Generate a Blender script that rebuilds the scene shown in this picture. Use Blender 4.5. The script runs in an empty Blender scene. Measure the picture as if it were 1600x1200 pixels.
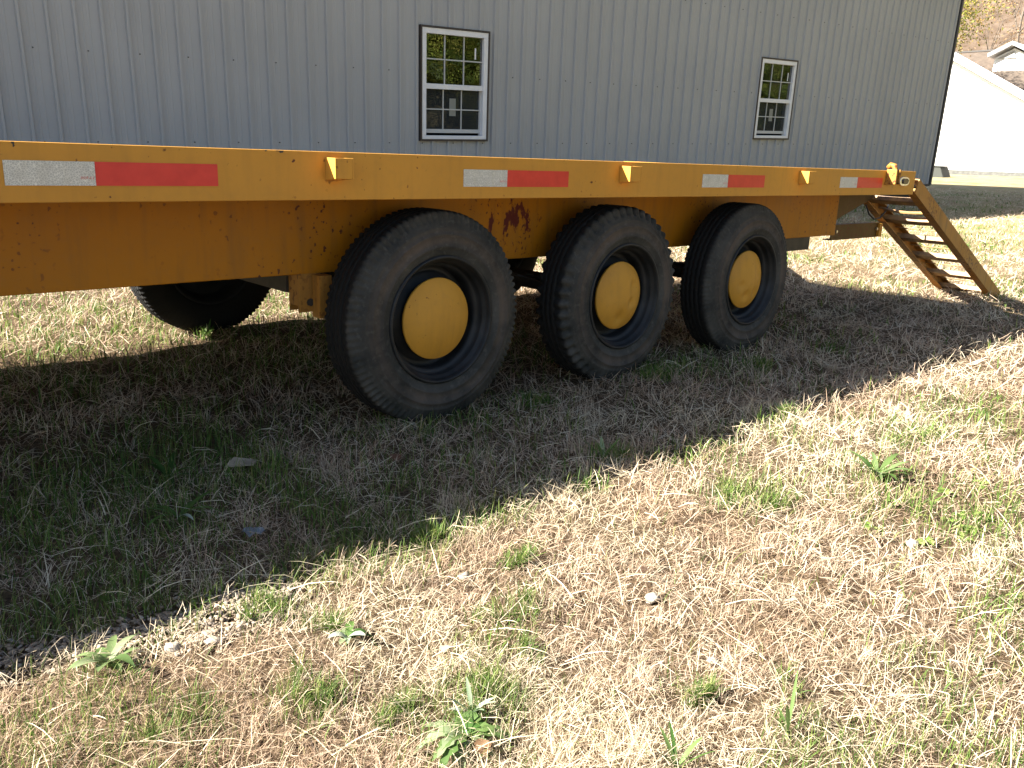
import bpy, math, random
import numpy as np
from mathutils import Vector, Matrix

random.seed(4)
rng = np.random.default_rng(11)
scene = bpy.context.scene
col = scene.collection
R = math.radians

# ------------------------------------------------------------------ camera
CAM = Vector((0.0, -2.03506, 0.85884))
cam_d = bpy.data.cameras.new('camera')
cam_d.sensor_width = 36.0
cam_d.lens = 1339.9 / 1600 * 36.0
cam_d.clip_start = 0.02
cam_d.clip_end = 2000
cam = bpy.data.objects.new('camera', cam_d)
col.objects.link(cam)
r_ = Vector((0.73141, -0.68091, 0.03748)); u_ = Vector((0.15085, 0.21514, 0.96486)); f_ = Vector((0.66505, 0.70005, -0.26007))
m = Matrix((r_, u_, -f_)).transposed().to_4x4()
m.translation = CAM
cam.matrix_world = m
scene.camera = cam

# ------------------------------------------------------------------ light
SX, SY = 1.35, 0.68                       # ground shift of a shadow per metre of height (+X, -Y)
sun_dir = Vector((-SX, SY, 1.0)).normalized()
elev = math.asin(sun_dir.z)
world = bpy.data.worlds.new('World'); scene.world = world
world.use_nodes = True
wn = world.node_tree.nodes; wl = world.node_tree.links
bgn = wn['Background']
sky = wn.new('ShaderNodeTexSky'); sky.sky_type = 'NISHITA'; sky.sun_disc = False
sky.sun_elevation = elev
sky.sun_rotation = math.atan2(sun_dir.x, sun_dir.y)
sky.air_density = 1.0; sky.dust_density = 1.0; sky.ozone_density = 1.0
wl.new(sky.outputs[0], bgn.inputs[0]); bgn.inputs[1].default_value = 0.042
sun_l = bpy.data.lights.new('sun', 'SUN'); sun_l.energy = 5.0; sun_l.angle = R(0.53); sun_l.color = (1.0, 0.95, 0.86)
sun = bpy.data.objects.new('sun', sun_l); col.objects.link(sun)
sun.rotation_euler = (-sun_dir).to_track_quat('-Z', 'Y').to_euler()
sun.location = (-20, 12, 20)
vs = scene.view_settings
vs.view_transform = 'Standard'; vs.look = 'None'; vs.gamma = 1.0; vs.use_curve_mapping = False
vs.exposure = 2.6
scene.cycles.max_bounces = 8
scene.cycles.transparent_max_bounces = 12

# ------------------------------------------------------------------ materials
def sock(n, name):
    return n.inputs[name]
class Mat:
    def __init__(s, name, rough=0.6, color=(0.5, 0.5, 0.5), metal=0.0, spec=0.5):
        s.m = bpy.data.materials.new(name); s.m.use_nodes = True
        s.t = s.m.node_tree; s.n = s.t.nodes; s.l = s.t.links
        s.b = s.n['Principled BSDF']; s.out = s.n['Material Output']
        s.b.inputs['Roughness'].default_value = rough
        s.b.inputs['Base Color'].default_value = (*color, 1)
        s.b.inputs['Metallic'].default_value = metal
        s.b.inputs['Specular IOR Level'].default_value = spec
    def new(s, t, **k):
        n = s.n.new(t)
        for a, b in k.items(): setattr(n, a, b)
        return n
    def pos(s, scale=(1, 1, 1), coord='pos'):
        if coord == 'pos': o = s.new('ShaderNodeNewGeometry').outputs['Position']
        else: o = s.new('ShaderNodeTexCoord').outputs[coord]
        mp = s.new('ShaderNodeMapping'); mp.inputs['Scale'].default_value = scale
        s.l.new(o, mp.inputs['Vector']); return mp.outputs[0]
    def noise(s, vec, scale, detail=4, rough=0.55, dist=0.0):
        n = s.new('ShaderNodeTexNoise'); n.inputs['Scale'].default_value = scale
        n.inputs['Detail'].default_value = detail; n.inputs['Roughness'].default_value = rough
        n.inputs['Distortion'].default_value = dist
        s.l.new(vec, n.inputs['Vector']); return n.outputs['Fac']
    def ramp(s, fac, stops):
        n = s.new('ShaderNodeValToRGB'); e = n.color_ramp.elements
        while len(e) < len(stops): e.new(0.5)
        for el, (p, c) in zip(e, stops):
            el.position = p; el.color = (*c, 1) if len(c) == 3 else c
        s.l.new(fac, n.inputs[0]); return n.outputs[0]
    def step(s, fac, a, b):
        n = s.new('ShaderNodeMapRange'); n.inputs[1].default_value = a; n.inputs[2].default_value = b
        s.l.new(fac, n.inputs[0]); return n.outputs[0]
    def mix(s, fac, a, b, mode='MIX'):
        n = s.new('ShaderNodeMix', data_type='RGBA', blend_type=mode)
        for sk, v in ((n.inputs[0], fac), (n.inputs[6], a), (n.inputs[7], b)):
            if hasattr(v, 'is_output'): s.l.new(v, sk)
            elif isinstance(v, (int, float)): sk.default_value = v
            else: sk.default_value = (*v, 1)
        return n.outputs[2]
    def math(s, op, a, b=0.0):
        n = s.new('ShaderNodeMath', operation=op)
        for sk, v in ((n.inputs[0], a), (n.inputs[1], b)):
            if hasattr(v, 'is_output'): s.l.new(v, sk)
            else: sk.default_value = v
        return n.outputs[0]
    def color(s, o): s.l.new(o, s.b.inputs['Base Color'])
    def rough(s, o): s.l.new(o, s.b.inputs['Roughness'])
    def bump(s, h, strength=0.3, dist=0.01):
        n = s.new('ShaderNodeBump'); n.inputs['Strength'].default_value = strength; n.inputs['Distance'].default_value = dist
        s.l.new(h, n.inputs['Height']); s.l.new(n.outputs[0], s.b.inputs['Normal'])

M = {}
def yellow(name, base, dirt=0.35, rust=0.62, patch=False):
    a = Mat(name, 0.5, spec=0.22)
    p = a.pos()
    big = a.noise(p, 2.3, 5); fine = a.noise(p, 40, 4)
    streak = a.noise(a.pos((9, 9, 0.9)), 3.0, 4)
    c = a.mix(a.step(big, 0.3, 0.7), tuple(x * 0.86 for x in base), tuple(min(1, x * 1.06) for x in base))
    c = a.mix(a.math('MULTIPLY', a.step(streak, 0.5, 0.75), dirt), c, (0.13, 0.075, 0.025))
    spots = a.math('MULTIPLY', a.step(a.noise(p, 64, 2, 0.4), rust - .02, rust + 0.04), a.step(a.noise(p, 3.1, 2), 0.44, 0.6))
    c = a.mix(spots, c, (0.10, 0.028, 0.012))
    if patch:
        # rust-red bare patch on the beam
        tc = a.new('ShaderNodeNewGeometry').outputs['Position']
        vs_ = a.new('ShaderNodeVectorMath', operation='SUBTRACT'); a.l.new(tc, vs_.inputs[0]); vs_.inputs[1].default_value = (2.185, 0.3, 0.615)
        ms = a.new('ShaderNodeVectorMath', operation='MULTIPLY'); a.l.new(vs_.outputs[0], ms.inputs[0]); ms.inputs[1].default_value = (7.0, 0, 9.5)
        ln = a.new('ShaderNodeVectorMath', operation='LENGTH'); a.l.new(ms.outputs[0], ln.inputs[0])
        nz = a.noise(a.pos((26, 26, 11)), 1.0, 5, 0.65)
        f = a.math('SUBTRACT', nz, a.math('MULTIPLY', ln.outputs['Value'], 0.17))
        c = a.mix(a.step(f, 0.43, 0.47), c, (0.10, 0.014, 0.010))
    c = a.mix(a.math('MULTIPLY', a.step(fine, 0.5, 0.8), 0.16), c, (0.2, 0.12, 0.05))
    a.color(c)
    a.rough(a.ramp(big, [(0.3, (0.42,) * 3), (0.7, (0.62,) * 3)]))
    a.bump(fine, 0.12, 0.004)
    M[name] = a.m
yellow('yellow_paint', (0.53, 0.252, 0.036), 0.16, 0.70)
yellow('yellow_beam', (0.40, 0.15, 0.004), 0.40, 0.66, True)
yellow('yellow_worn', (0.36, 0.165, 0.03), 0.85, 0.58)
yellow('yellow_cap', (0.51, 0.25, 0.032), 0.2, 0.72)
yellow('yellow_shade_worn', (0.085, 0.05, 0.014), 0.5, 0.6)  # worn yellow; shade on gussets and ramp bracket put into the base colour

a = Mat('rusty_steel', 0.75); n = a.noise(a.pos(), 14, 5)
a.color(a.ramp(n, [(0.3, (0.05, 0.026, 0.015)), (0.55, (0.16, 0.075, 0.035)), (0.75, (0.30, 0.16, 0.05))])); a.bump(n, 0.3, 0.003); M['rusty_steel'] = a.m
a = Mat('rung_steel', 0.6); n = a.noise(a.pos(), 18, 5)
a.color(a.ramp(n, [(0.3, (0.13, 0.075, 0.04)), (0.55, (0.28, 0.16, 0.06)), (0.75, (0.42, 0.26, 0.08))])); a.bump(n, 0.3, 0.003); M['rung_steel'] = a.m
a = Mat('dark_steel', 0.6); n = a.noise(a.pos(), 20, 5)
a.color(a.ramp(n, [(0.3, (0.012, 0.011, 0.010)), (0.7, (0.045, 0.035, 0.028))])); M['dark_steel'] = a.m
a = Mat('deck_steel', 0.55); n = a.noise(a.pos(), 8, 6)
a.color(a.ramp(n, [(0.3, (0.25, 0.15, 0.06)), (0.6, (0.55, 0.36, 0.13))])); M['deck_steel'] = a.m
a = Mat('galvanised', 0.35, (0.55, 0.54, 0.5), 0.9); M['galvanised'] = a.m
a = Mat('chrome', 0.22, (0.75, 0.75, 0.75), 1.0); M['chrome'] = a.m
a = Mat('lens_dark', 0.15, (0.03, 0.012, 0.012)); M['lens_dark'] = a.m
a = Mat('black_plastic', 0.5, (0.012, 0.012, 0.012)); M['black_plastic'] = a.m

# tape
a = Mat('tape_white', 0.42)
v = a.new('ShaderNodeTexVoronoi', feature='DISTANCE_TO_EDGE'); v.inputs['Scale'].default_value = 210
a.l.new(a.pos((1.0, 1.0, 1.0)), v.inputs['Vector'])
g = a.noise(a.pos(), 30, 4)
c = a.ramp(v.outputs['Distance'], [(0.03, (0.66, 0.64, 0.58)), (0.13, (0.42, 0.41, 0.37))])
a.color(a.mix(a.math('MULTIPLY', a.step(g, 0.45, 0.8), 0.35), c, (0.30, 0.27, 0.2))); M['tape_white'] = a.m
a = Mat('tape_red', 0.4); g = a.noise(a.pos(), 22, 5)
a.color(a.ramp(g, [(0.3, (0.52, 0.016, 0.009)), (0.75, (0.64, 0.030, 0.018))])); M['tape_red'] = a.m

# tyres / rims
def rubber(name, dark, dust):
    a = Mat(name, 0.85, spec=0.25)
    tc = a.pos((1, 1, 1), 'Object')
    n1 = a.noise(tc, 7, 6, 0.65); n2 = a.noise(tc, 60, 4)
    c = a.mix(a.step(n1, 0.35, 0.72), dark, dust)
    # dusty brown band round the sidewall
    sp = a.new('ShaderNodeSeparateXYZ'); a.l.new(tc, sp.inputs[0])
    rr = a.math('SQRT', a.math('ADD', a.math('POWER', sp.outputs[0], 2), a.math('POWER', sp.outputs[2], 2)))
    band = a.ramp(rr, [(0.225, (0,) * 3), (0.25, (1,) * 3), (0.27, (0.7,) * 3), (0.3, (0,) * 3)])
    c = a.mix(a.math('MULTIPLY', a.math('MULTIPLY', band, a.step(n1, 0.3, 0.7)), 0.75), c, (0.105, 0.074, 0.056))
    c = a.mix(a.math('MULTIPLY', a.step(n2, 0.55, 0.8), 0.5), c, tuple(x * 1.8 for x in dust))
    # the tread itself is blacker than the weathered sidewall
    c = a.mix(a.step(sp.outputs[1], 0.002, 0.012), c, (0.010, 0.010, 0.010))
    a.color(c); a.bump(n2, 0.25, 0.003); M[name] = a.m
rubber('rubber', (0.019, 0.020, 0.0185), (0.064, 0.060, 0.053))
a = Mat('rim_black', 0.55, spec=0.3); n = a.noise(a.pos((1, 1, 1), 'Object'), 12, 5)
a.color(a.ramp(n, [(0.35, (0.006, 0.007, 0.008)), (0.7, (0.022, 0.022, 0.023))])); M['rim_black'] = a.m

# buildings
a = Mat('grey_siding', 0.42, spec=0.45)
pp = a.pos(); n = a.noise(pp, 0.8, 4); st = a.noise(a.pos((5, 5, 0.35)), 2.0, 4)
c = a.ramp(n, [(0.3, (0.305, 0.314, 0.325)), (0.7, (0.345, 0.353, 0.363))])
a.color(a.mix(a.math('MULTIPLY', a.step(st, 0.45, 0.75), 0.25), c, (0.30, 0.305, 0.305)))
a.bump(a.noise(a.pos((1, 1, 0.3)), 5, 3), 0.06, 0.02); M['grey_siding'] = a.m
M['charcoal_trim'] = Mat('charcoal_trim', 0.5, (0.030, 0.022, 0.022)).m
a = Mat('corner_trim', 0.5); a.color(a.ramp(a.noise(a.pos(), 6, 3), [(0.3, (0.035, 0.035, 0.038)), (0.7, (0.06, 0.06, 0.064))])); M['corner_trim'] = a.m
a = Mat('white_vinyl', 0.45); a.color(a.ramp(a.noise(a.pos(), 9, 5), [(0.3, (0.62, 0.63, 0.65)), (0.7, (0.70, 0.71, 0.73))])); M['white_vinyl'] = a.m
M['muntin_white'] = Mat('muntin_white', 0.5, (0.42, 0.43, 0.43)).m
M['sticker'] = Mat('sticker', 0.6, (0.20, 0.21, 0.19)).m
M['interior'] = Mat('interior', 0.9, (0.03, 0.03, 0.028)).m
a = Mat('roof_metal', 0.45, (0.09, 0.09, 0.095)); M['roof_metal'] = a.m
a = Mat('concrete', 0.9); a.color(a.ramp(a.noise(a.pos(), 9, 5), [(0.3, (0.08, 0.08, 0.075)), (0.7, (0.13, 0.13, 0.12))])); M['concrete'] = a.m
def glass(name, ior, tint):
    g = bpy.data.materials.new(name); g.use_nodes = True; t = g.node_tree
    for nd in list(t.nodes):
        if nd.type != 'OUTPUT_MATERIAL': t.nodes.remove(nd)
    mx = t.nodes.new('ShaderNodeMixShader'); fr = t.nodes.new('ShaderNodeFresnel'); fr.inputs[0].default_value = ior
    tr = t.nodes.new('ShaderNodeBsdfTransparent'); tr.inputs[0].default_value = tint
    gl = t.nodes.new('ShaderNodeBsdfGlossy'); gl.inputs['Roughness'].default_value = 0.015
    wv = t.nodes.new('ShaderNodeTexNoise'); wv.inputs['Scale'].default_value = 3.0; wb = t.nodes.new('ShaderNodeBump'); wb.inputs['Strength'].default_value = 0.04; wb.inputs['Distance'].default_value = 0.02
    t.links.new(wv.outputs['Fac'], wb.inputs['Height']); t.links.new(wb.outputs[0], gl.inputs['Normal'])
    t.links.new(fr.outputs[0], mx.inputs[0]); t.links.new(tr.outputs[0], mx.inputs[1]); t.links.new(gl.outputs[0], mx.inputs[2])
    t.links.new(mx.outputs[0], t.nodes['Material Output'].inputs[0]); M[name] = g
glass('window_glass', 2.7, (0.5, 0.55, 0.53, 1)); glass('screened_glass', 1.75, (0.25, 0.27, 0.27, 1))
t = M['screened_glass'].node_tree; om = t.nodes['Material Output']; lk = om.inputs[0].links[0].from_socket   # woven insect screen over the lower sash
df = t.nodes.new('ShaderNodeBsdfDiffuse'); df.inputs[0].default_value = (0.05, 0.055, 0.055, 1); m2 = t.nodes.new('ShaderNodeMixShader'); m2.inputs[0].default_value = 0.5
t.links.new(lk, m2.inputs[1]); t.links.new(df.outputs[0], m2.inputs[2]); t.links.new(m2.outputs[0], om.inputs[0])
a = Mat('white_siding', 0.5); a.color(a.ramp(a.noise(a.pos(), 2, 4), [(0.3, (0.76, 0.76, 0.76)), (0.7, (0.82, 0.82, 0.81))])); M['white_siding'] = a.m
a = Mat('brown_shingle', 0.9); a.color(a.ramp(a.noise(a.pos(), 2.5, 6, 0.7), [(0.3, (0.05, 0.036, 0.026)), (0.7, (0.11, 0.082, 0.06))])); M['brown_shingle'] = a.m
M['soffit_shade_grey'] = Mat('soffit_shade_grey', 0.7, (0.35, 0.34, 0.32)).m
M['box_green'] = Mat('box_green', 0.7, (0.022, 0.025, 0.020)).m
M['red_paint'] = Mat('red_paint', 0.6, (0.35, 0.05, 0.03)).m

# vegetation: colour from the 'Col' attribute of each blade or leaf, with light passing through
def leafy(name, trans=0.35, gain=1.0):
    a = Mat(name, 0.6, spec=0.25)
    at = a.new('ShaderNodeAttribute'); at.attribute_name = 'Col'
    a.color(at.outputs['Color'])
    tl = a.new('ShaderNodeBsdfTranslucent'); a.l.new(at.outputs['Color'], tl.inputs[0])
    mx = a.new('ShaderNodeMixShader'); mx.inputs[0].default_value = trans
    a.l.new(a.b.outputs[0], mx.inputs[1]); a.l.new(tl.outputs[0], mx.inputs[2]); a.l.new(mx.outputs[0], a.out.inputs[0])
    M[name] = a.m
leafy('blade', 0.38); leafy('leaf', 0.4)
a = Mat('bark', 0.9); a.color(a.ramp(a.noise(a.pos((3, 3, 0.6)), 3, 5), [(0.3, (0.05, 0.04, 0.032)), (0.7, (0.16, 0.13, 0.10))])); M['bark'] = a.m
a = Mat('stone', 0.85)
oi = a.new('ShaderNodeObjectInfo').outputs['Random']
at = a.new('ShaderNodeAttribute'); at.attribute_name = 'Col'
a.color(a.mix(a.math('MULTIPLY', a.noise(a.pos(), 120, 4), 0.5), at.outputs['Color'], (0.16, 0.12, 0.08))); M['stone'] = a.m
a = Mat('pale_stone', 0.85); a.color(a.ramp(a.noise(a.pos(), 90, 5), [(0.3, (0.22, 0.185, 0.14)), (0.7, (0.46, 0.42, 0.35))])); M['pale_stone'] = a.m
a = Mat('cardboard', 0.9); a.color(a.ramp(a.noise(a.pos(), 40, 5), [(0.3, (0.20, 0.16, 0.11)), (0.7, (0.34, 0.28, 0.2))])); M['cardboard'] = a.m
a = Mat('plastic_scrap', 0.35, (0.13, 0.15, 0.165)); M['plastic_scrap'] = a.m

# ground: soil and thatch between the blades near by, mown grass tones far off
a = Mat('ground', 0.95, spec=0.1)
p = a.pos()
n1 = a.noise(p, 90, 6, 0.7); n2 = a.noise(p, 1.1, 5); n3 = a.noise(p, 0.22, 4); n4 = a.noise(p, 14, 5, 0.6)
near = a.ramp(n1, [(0.3, (0.035, 0.023, 0.014)), (0.5, (0.10, 0.068, 0.04)), (0.72, (0.24, 0.175, 0.10))])
near = a.mix(a.math('MULTIPLY', a.step(n4, 0.45, 0.7), 0.4), near, (0.10, 0.06, 0.035))
far = a.ramp(n2, [(0.3, (0.25, 0.20, 0.10)), (0.5, (0.34, 0.27, 0.15)), (0.62, (0.20, 0.205, 0.075)), (0.8, (0.31, 0.25, 0.14))])
far = a.mix(a.math('MULTIPLY', a.step(n4, 0.35, 0.75), 0.45), far, (0.15, 0.115, 0.06))
d = a.new('ShaderNodeVectorMath', operation='LENGTH'); a.l.new(p, d.inputs[0])
c = a.mix(a.step(d.outputs['Value'], 5, 14), near, far)
hillc = a.ramp(a.noise(p, 0.55, 8, 0.75), [(0.3, (0.04, 0.028, 0.019)), (0.5, (0.09, 0.064, 0.045)), (0.7, (0.14, 0.11, 0.085))])
c = a.mix(a.step(d.outputs['Value'], 66, 80), c, hillc)
a.color(c); a.bump(n1, 0.8, 0.02); M['ground'] = a.m

# ------------------------------------------------------------------ helpers
ORG = {}
def tag(o, label=None, cat=None, group=None, kind=None):
    if label: o['label'] = label
    if cat: o['category'] = cat
    if group: o['group'] = group
    if kind: o['kind'] = kind
    return o
def empty(name, loc=(0, 0, 0), parent=None):
    o = bpy.data.objects.new(name, None); o.empty_display_size = 0.2; col.objects.link(o)
    w = Vector(loc); o.parent = parent
    o.location = w - (ORG[parent.name] if parent else Vector())
    ORG[o.name] = w
    return o
def link_mesh(name, me, mat, parent=None, origin=None):
    o = bpy.data.objects.new(name, me); col.objects.link(o)
    if mat is not None and not me.materials: me.materials.append(M[mat] if isinstance(mat, str) else mat)
    po = ORG[parent.name] if parent else Vector()
    w = Vector(origin) if origin is not None else po.copy()
    o.parent = parent; o.location = w - po; ORG[o.name] = w
    return o
class MB:
    def __init__(s): s.v = []; s.f = []; s.smooth = False
    def add(s, v, f):
        b = len(s.v); s.v += [tuple(x) for x in v]; s.f += [tuple(i + b for i in q) for q in f]; return s
    def box(s, x0, x1, y0, y1, z0, z1):
        return s.add([(x, y, z) for x in (x0, x1) for y in (y0, y1) for z in (z0, z1)],
                     [(0, 1, 3, 2), (4, 6, 7, 5), (0, 4, 5, 1), (2, 3, 7, 6), (0, 2, 6, 4), (1, 5, 7, 3)])
    def bar(s, p, q, side, up, w, h):
        """box along p->q; side/up unit vectors, full sizes w,h"""
        p, q = Vector(p), Vector(q); a_ = Vector(side) * w / 2; b_ = Vector(up) * h / 2
        vv = [e + i * a_ + j * b_ for e in (p, q) for i in (-1, 1) for j in (-1, 1)]
        return s.add(vv, [(0, 1, 3, 2), (4, 6, 7, 5), (0, 4, 5, 1), (2, 3, 7, 6), (0, 2, 6, 4), (1, 5, 7, 3)])
    def prism(s, pts, axis, a0, a1):
        """polygon pts (2D) extruded along axis 'x','y','z'"""
        n = len(pts)
        def mk(p, t):
            if axis == 'y': return (p[0], t, p[1])
            if axis == 'x': return (t, p[0], p[1])
            return (p[0], p[1], t)
        vv = [mk(p, a0) for p in pts] + [mk(p, a1) for p in pts]
        ff = [tuple(range(n)), tuple(range(2 * n - 1, n - 1, -1))] + [(i, i + n, (i + 1) % n + n, (i + 1) % n) for i in range(n)]
        return s.add(vv, ff)
    def tube(s, pts, rad, seg=10, cap=True):
        pts = [Vector(p) for p in pts]
        rad = rad if isinstance(rad, (list, tuple)) else [rad] * len(pts)
        rings = []; b = len(s.v)
        for i, p in enumerate(pts):
            d = (pts[min(i + 1, len(pts) - 1)] - pts[max(i - 1, 0)]).normalized()
            x = d.orthogonal().normalized() if i == 0 else (px - d * px.dot(d)).normalized()
            px = x; y = d.cross(x)
            for k in range(seg):
                t_ = 2 * math.pi * k / seg
                s.v.append(tuple(p + (x * math.cos(t_) + y * math.sin(t_)) * rad[i]))
        for i in range(len(pts) - 1):
            for k in range(seg):
                k2 = (k + 1) % seg
                s.f.append((b + i * seg + k, b + i * seg + k2, b + (i + 1) * seg + k2, b + (i + 1) * seg + k))
        if cap:
            s.f.append(tuple(b + k for k in range(seg))[::-1]); e = b + (len(pts) - 1) * seg
            s.f.append(tuple(e + k for k in range(seg)))
        return s
    def mesh(s, name, off=(0, 0, 0), fix=True):
        me = bpy.data.meshes.new(name)
        o = Vector(off)
        me.from_pydata([tuple(Vector(v) - o) for v in s.v], [], s.f)
        if fix:
            import bmesh
            b = bmesh.new(); b.from_mesh(me); bmesh.ops.recalc_face_normals(b, faces=b.faces); b.to_mesh(me); b.free()
        if s.smooth: me.polygons.foreach_set('use_smooth', [True] * len(me.polygons))
        me.update(); return me
    def build(s, name, mat, parent=None, origin=None, bevel=0.0):
        """vertices in world metres; origin = the object's own origin (default: the parent's)"""
        w = Vector(origin) if origin is not None else (ORG[parent.name] if parent else Vector())
        o = link_mesh(name, s.mesh(name, w), mat, parent, w)
        if bevel:
            bv = o.modifiers.new('bevel', 'BEVEL'); bv.width = bevel; bv.segments = 2; bv.limit_method = 'ANGLE'
        return o
def np_mesh(name, verts, loops, totals, colors=None, smooth=False):
    me = bpy.data.meshes.new(name)
    me.vertices.add(len(verts)); me.vertices.foreach_set('co', np.ascontiguousarray(verts, dtype=np.float32).ravel())
    me.loops.add(len(loops)); me.loops.foreach_set('vertex_index', np.ascontiguousarray(loops, dtype=np.int32))
    me.polygons.add(len(totals))
    starts = np.zeros(len(totals), np.int32); starts[1:] = np.cumsum(totals)[:-1]
    me.polygons.foreach_set('loop_start', starts); me.polygons.foreach_set('loop_total', np.asarray(totals, np.int32))
    if smooth: me.polygons.foreach_set('use_smooth', np.ones(len(totals), bool))
    me.update(calc_edges=True)
    if colors is not None:
        at_ = me.color_attributes.new('Col', 'FLOAT_COLOR', 'POINT')
        cc = np.ones((len(verts), 4), np.float32); cc[:, :3] = colors
        at_.data.foreach_set('color', cc.ravel())
    return me
# smooth value noise for numpy
_perm = rng.permutation(4096)
def vnoise(x, y, scale, seed=0):
    x = np.asarray(x) * scale + 37.1 * seed + 500; y = np.asarray(y) * scale + 11.7 * seed + 500
    xi = np.floor(x).astype(int); yi = np.floor(y).astype(int); fx = x - xi; fy = y - yi
    fx = fx * fx * (3 - 2 * fx); fy = fy * fy * (3 - 2 * fy)
    h = lambda i, j: _perm[(_perm[(i + seed * 131) & 4095] + j) & 4095] / 4095.0
    return (h(xi, yi) * (1 - fx) + h(xi + 1, yi) * fx) * (1 - fy) + (h(xi, yi + 1) * (1 - fx) + h(xi + 1, yi + 1) * fx) * fy

# ------------------------------------------------------------------ terrain
def terrain(x, y):
    x = np.asarray(x, float); y = np.asarray(y, float)
    q = (np.minimum(x, 42) - 11) / 2.5
    z = 0.027 * 2.5 * np.log1p(np.exp(np.clip(q, -30, 30)))
    k = np.clip((-y - .02) / .5, 0, 1)
    z = z - 0.006 - 0.024 * k * k * (3 - 2 * k)
    d = np.maximum(x - 72, 0)
    z = z + 0.62 * d * d / (d + 14) * (0.85 + 0.3 * vnoise(x, y, 0.02, 5))
    return z
def micro(x, y):
    d = np.hypot(np.asarray(x), np.asarray(y) + 2.0)
    k = np.clip(1.4 - d / 14, 0, 1)
    return k * (0.030 * (vnoise(x, y, 2.3, 1) - 0.5) + 0.018 * (vnoise(x, y, 7.5, 2) - 0.5) + 0.008 * (vnoise(x, y, 22, 3) - 0.5))
def gz(x, y): return terrain(x, y) + micro(x, y)
def axis(c, lo, hi, s0, grow, lim):
    out = [c]; s = s0
    while out[-1] < hi:
        out.append(out[-1] + s)
        if abs(out[-1] - c) > lim: s *= grow
    s = s0; left = []; v_ = c
    while v_ > lo:
        v_ -= s; left.append(v_)
        if abs(v_ - c) > lim: s *= grow
    return np.array(left[::-1] + out)
gx = axis(1.6, -260, 420, 0.025, 1.045, 2.6); gy = axis(-0.3, -260, 300, 0.025, 1.045, 2.2)
X, Y = np.meshgrid(gx, gy, indexing='ij'); Z = gz(X, Y)
nx, ny = X.shape
I = np.arange(nx * ny).reshape(nx, ny)
quads = np.stack([I[:-1, :-1], I[1:, :-1], I[1:, 1:], I[:-1, 1:]], -1).reshape(-1, 4)
me = np_mesh('ground', np.stack([X, Y, Z], -1).reshape(-1, 3), quads.ravel(), np.full(len(quads), 4), smooth=True)
tag(link_mesh('ground', me, 'ground'), kind='structure')

# ------------------------------------------------------------------ grey metal building (own level frame)
BM = Matrix(((0.99724, 0.06516, -0.03547, 0.0), (-0.06632, 0.99726, -0.03274, 7.00742), (0.03324, 0.03500, 0.99883, 0.83461), (0, 0, 0, 1)))
shed = bpy.data.objects.new('metal_building', None); col.objects.link(shed); shed.matrix_world = BM; ORG[shed.name] = Vector()
tag(shed, 'long grey ribbed metal building behind the trailer with two white windows', 'building')
BX0, BX1, BZ0, BZ1, BD = -9.2, 19.62, -0.95, 3.25, 9.0
WINS = [(6.52, 7.49, -0.072, 1.180), (13.10, 14.08, -0.020, 1.222)]
RIB = 0.2286
prof = [(0.0, 0), (0.036, 0), (0.045, -0.028), (0.067, -0.028), (0.076, 0), (0.118, 0), (0.124, -0.003), (0.132, -0.003), (0.138, 0), (0.172, 0), (0.178, -0.003), (0.186, -0.003), (0.192, 0)]
def panel(name, xa, xb, parent):
    pts = []
    k = math.floor(xa / RIB) - 1
    while k * RIB < xb:
        pts += [(k * RIB + p_[0], p_[1]) for p_ in prof]; k += 1
    def yat(x):
        for (a0, b0), (a1, b1) in zip(pts, pts[1:]):
            if a0 <= x <= a1: return b0 + (b1 - b0) * (x - a0) / max(a1 - a0, 1e-9)
        return 0
    xs = sorted({round(x, 5) for x in [xa, xb] + [p_[0] for p_ in pts if xa < p_[0] < xb] + [w for W in WINS for w in W[:2] if xa < w < xb]})
    mb = MB()
    for x0, x1 in zip(xs, xs[1:]):
        zr = [(BZ0, BZ1)]
        for w0, w1, z0, z1 in WINS:
            if w0 - 1e-4 <= x0 and x1 <= w1 + 1e-4: zr = [(BZ0, z0), (z1, BZ1)]
        ya, yb = yat(x0), yat(x1)
        for z0, z1 in zr: mb.add([(x0, ya, z0), (x1, yb, z0), (x1, yb, z1), (x0, ya, z1)], [(0, 1, 2, 3)])
    me_ = mb.mesh(name, fix=False)
    return link_mesh(name, me_, 'grey_siding', parent)
x = BX1 - 0.05
while x > BX0:
    xa = max(BX0, x - RIB * 4); panel('wall_panel', xa, x, shed); x = xa
# other walls, roof, foundation
MB().box(BX0, BX0 + 0.06, 0.06, BD, BZ0, BZ1).build('end_wall', 'grey_siding', shed)
MB().box(BX1 - 0.10, BX1 - 0.04, 0.06, BD, BZ0, BZ1).build('end_wall', 'grey_siding', shed)
MB().box(BX0, BX1 - 0.04, BD, BD + 0.06, BZ0, BZ1).build('back_wall', 'grey_siding', shed)
for xx in (BX0 + 0.03, BX1 - 0.07):
    MB().prism([(0.06, BZ1), (BD, BZ1), (BD / 2, BZ1 + 1.5)], 'x', xx - 0.025, xx + 0.025).build('gable', 'grey_siding', shed)
for sgn in (0, 1):
    y0, y1 = (-0.30, BD / 2) if sgn == 0 else (BD + 0.36, BD / 2)
    za, zb = BZ1 - 0.06, BZ1 + 1.53
    MB().add([(BX0 - .3, y0, za), (BX1 + .12, y0, za), (BX1 + .12, y1, zb), (BX0 - .3, y1, zb), (BX0 - .3, y0, za + .05), (BX1 + .12, y0, za + .05), (BX1 + .12, y1, zb + .05), (BX0 - .3, y1, zb + .05)],
             [(0, 1, 2, 3), (7, 6, 5, 4), (0, 4, 5, 1), (2, 6, 7, 3), (1, 5, 6, 2), (0, 3, 7, 4)]).build('roof', 'roof_metal', shed)
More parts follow.
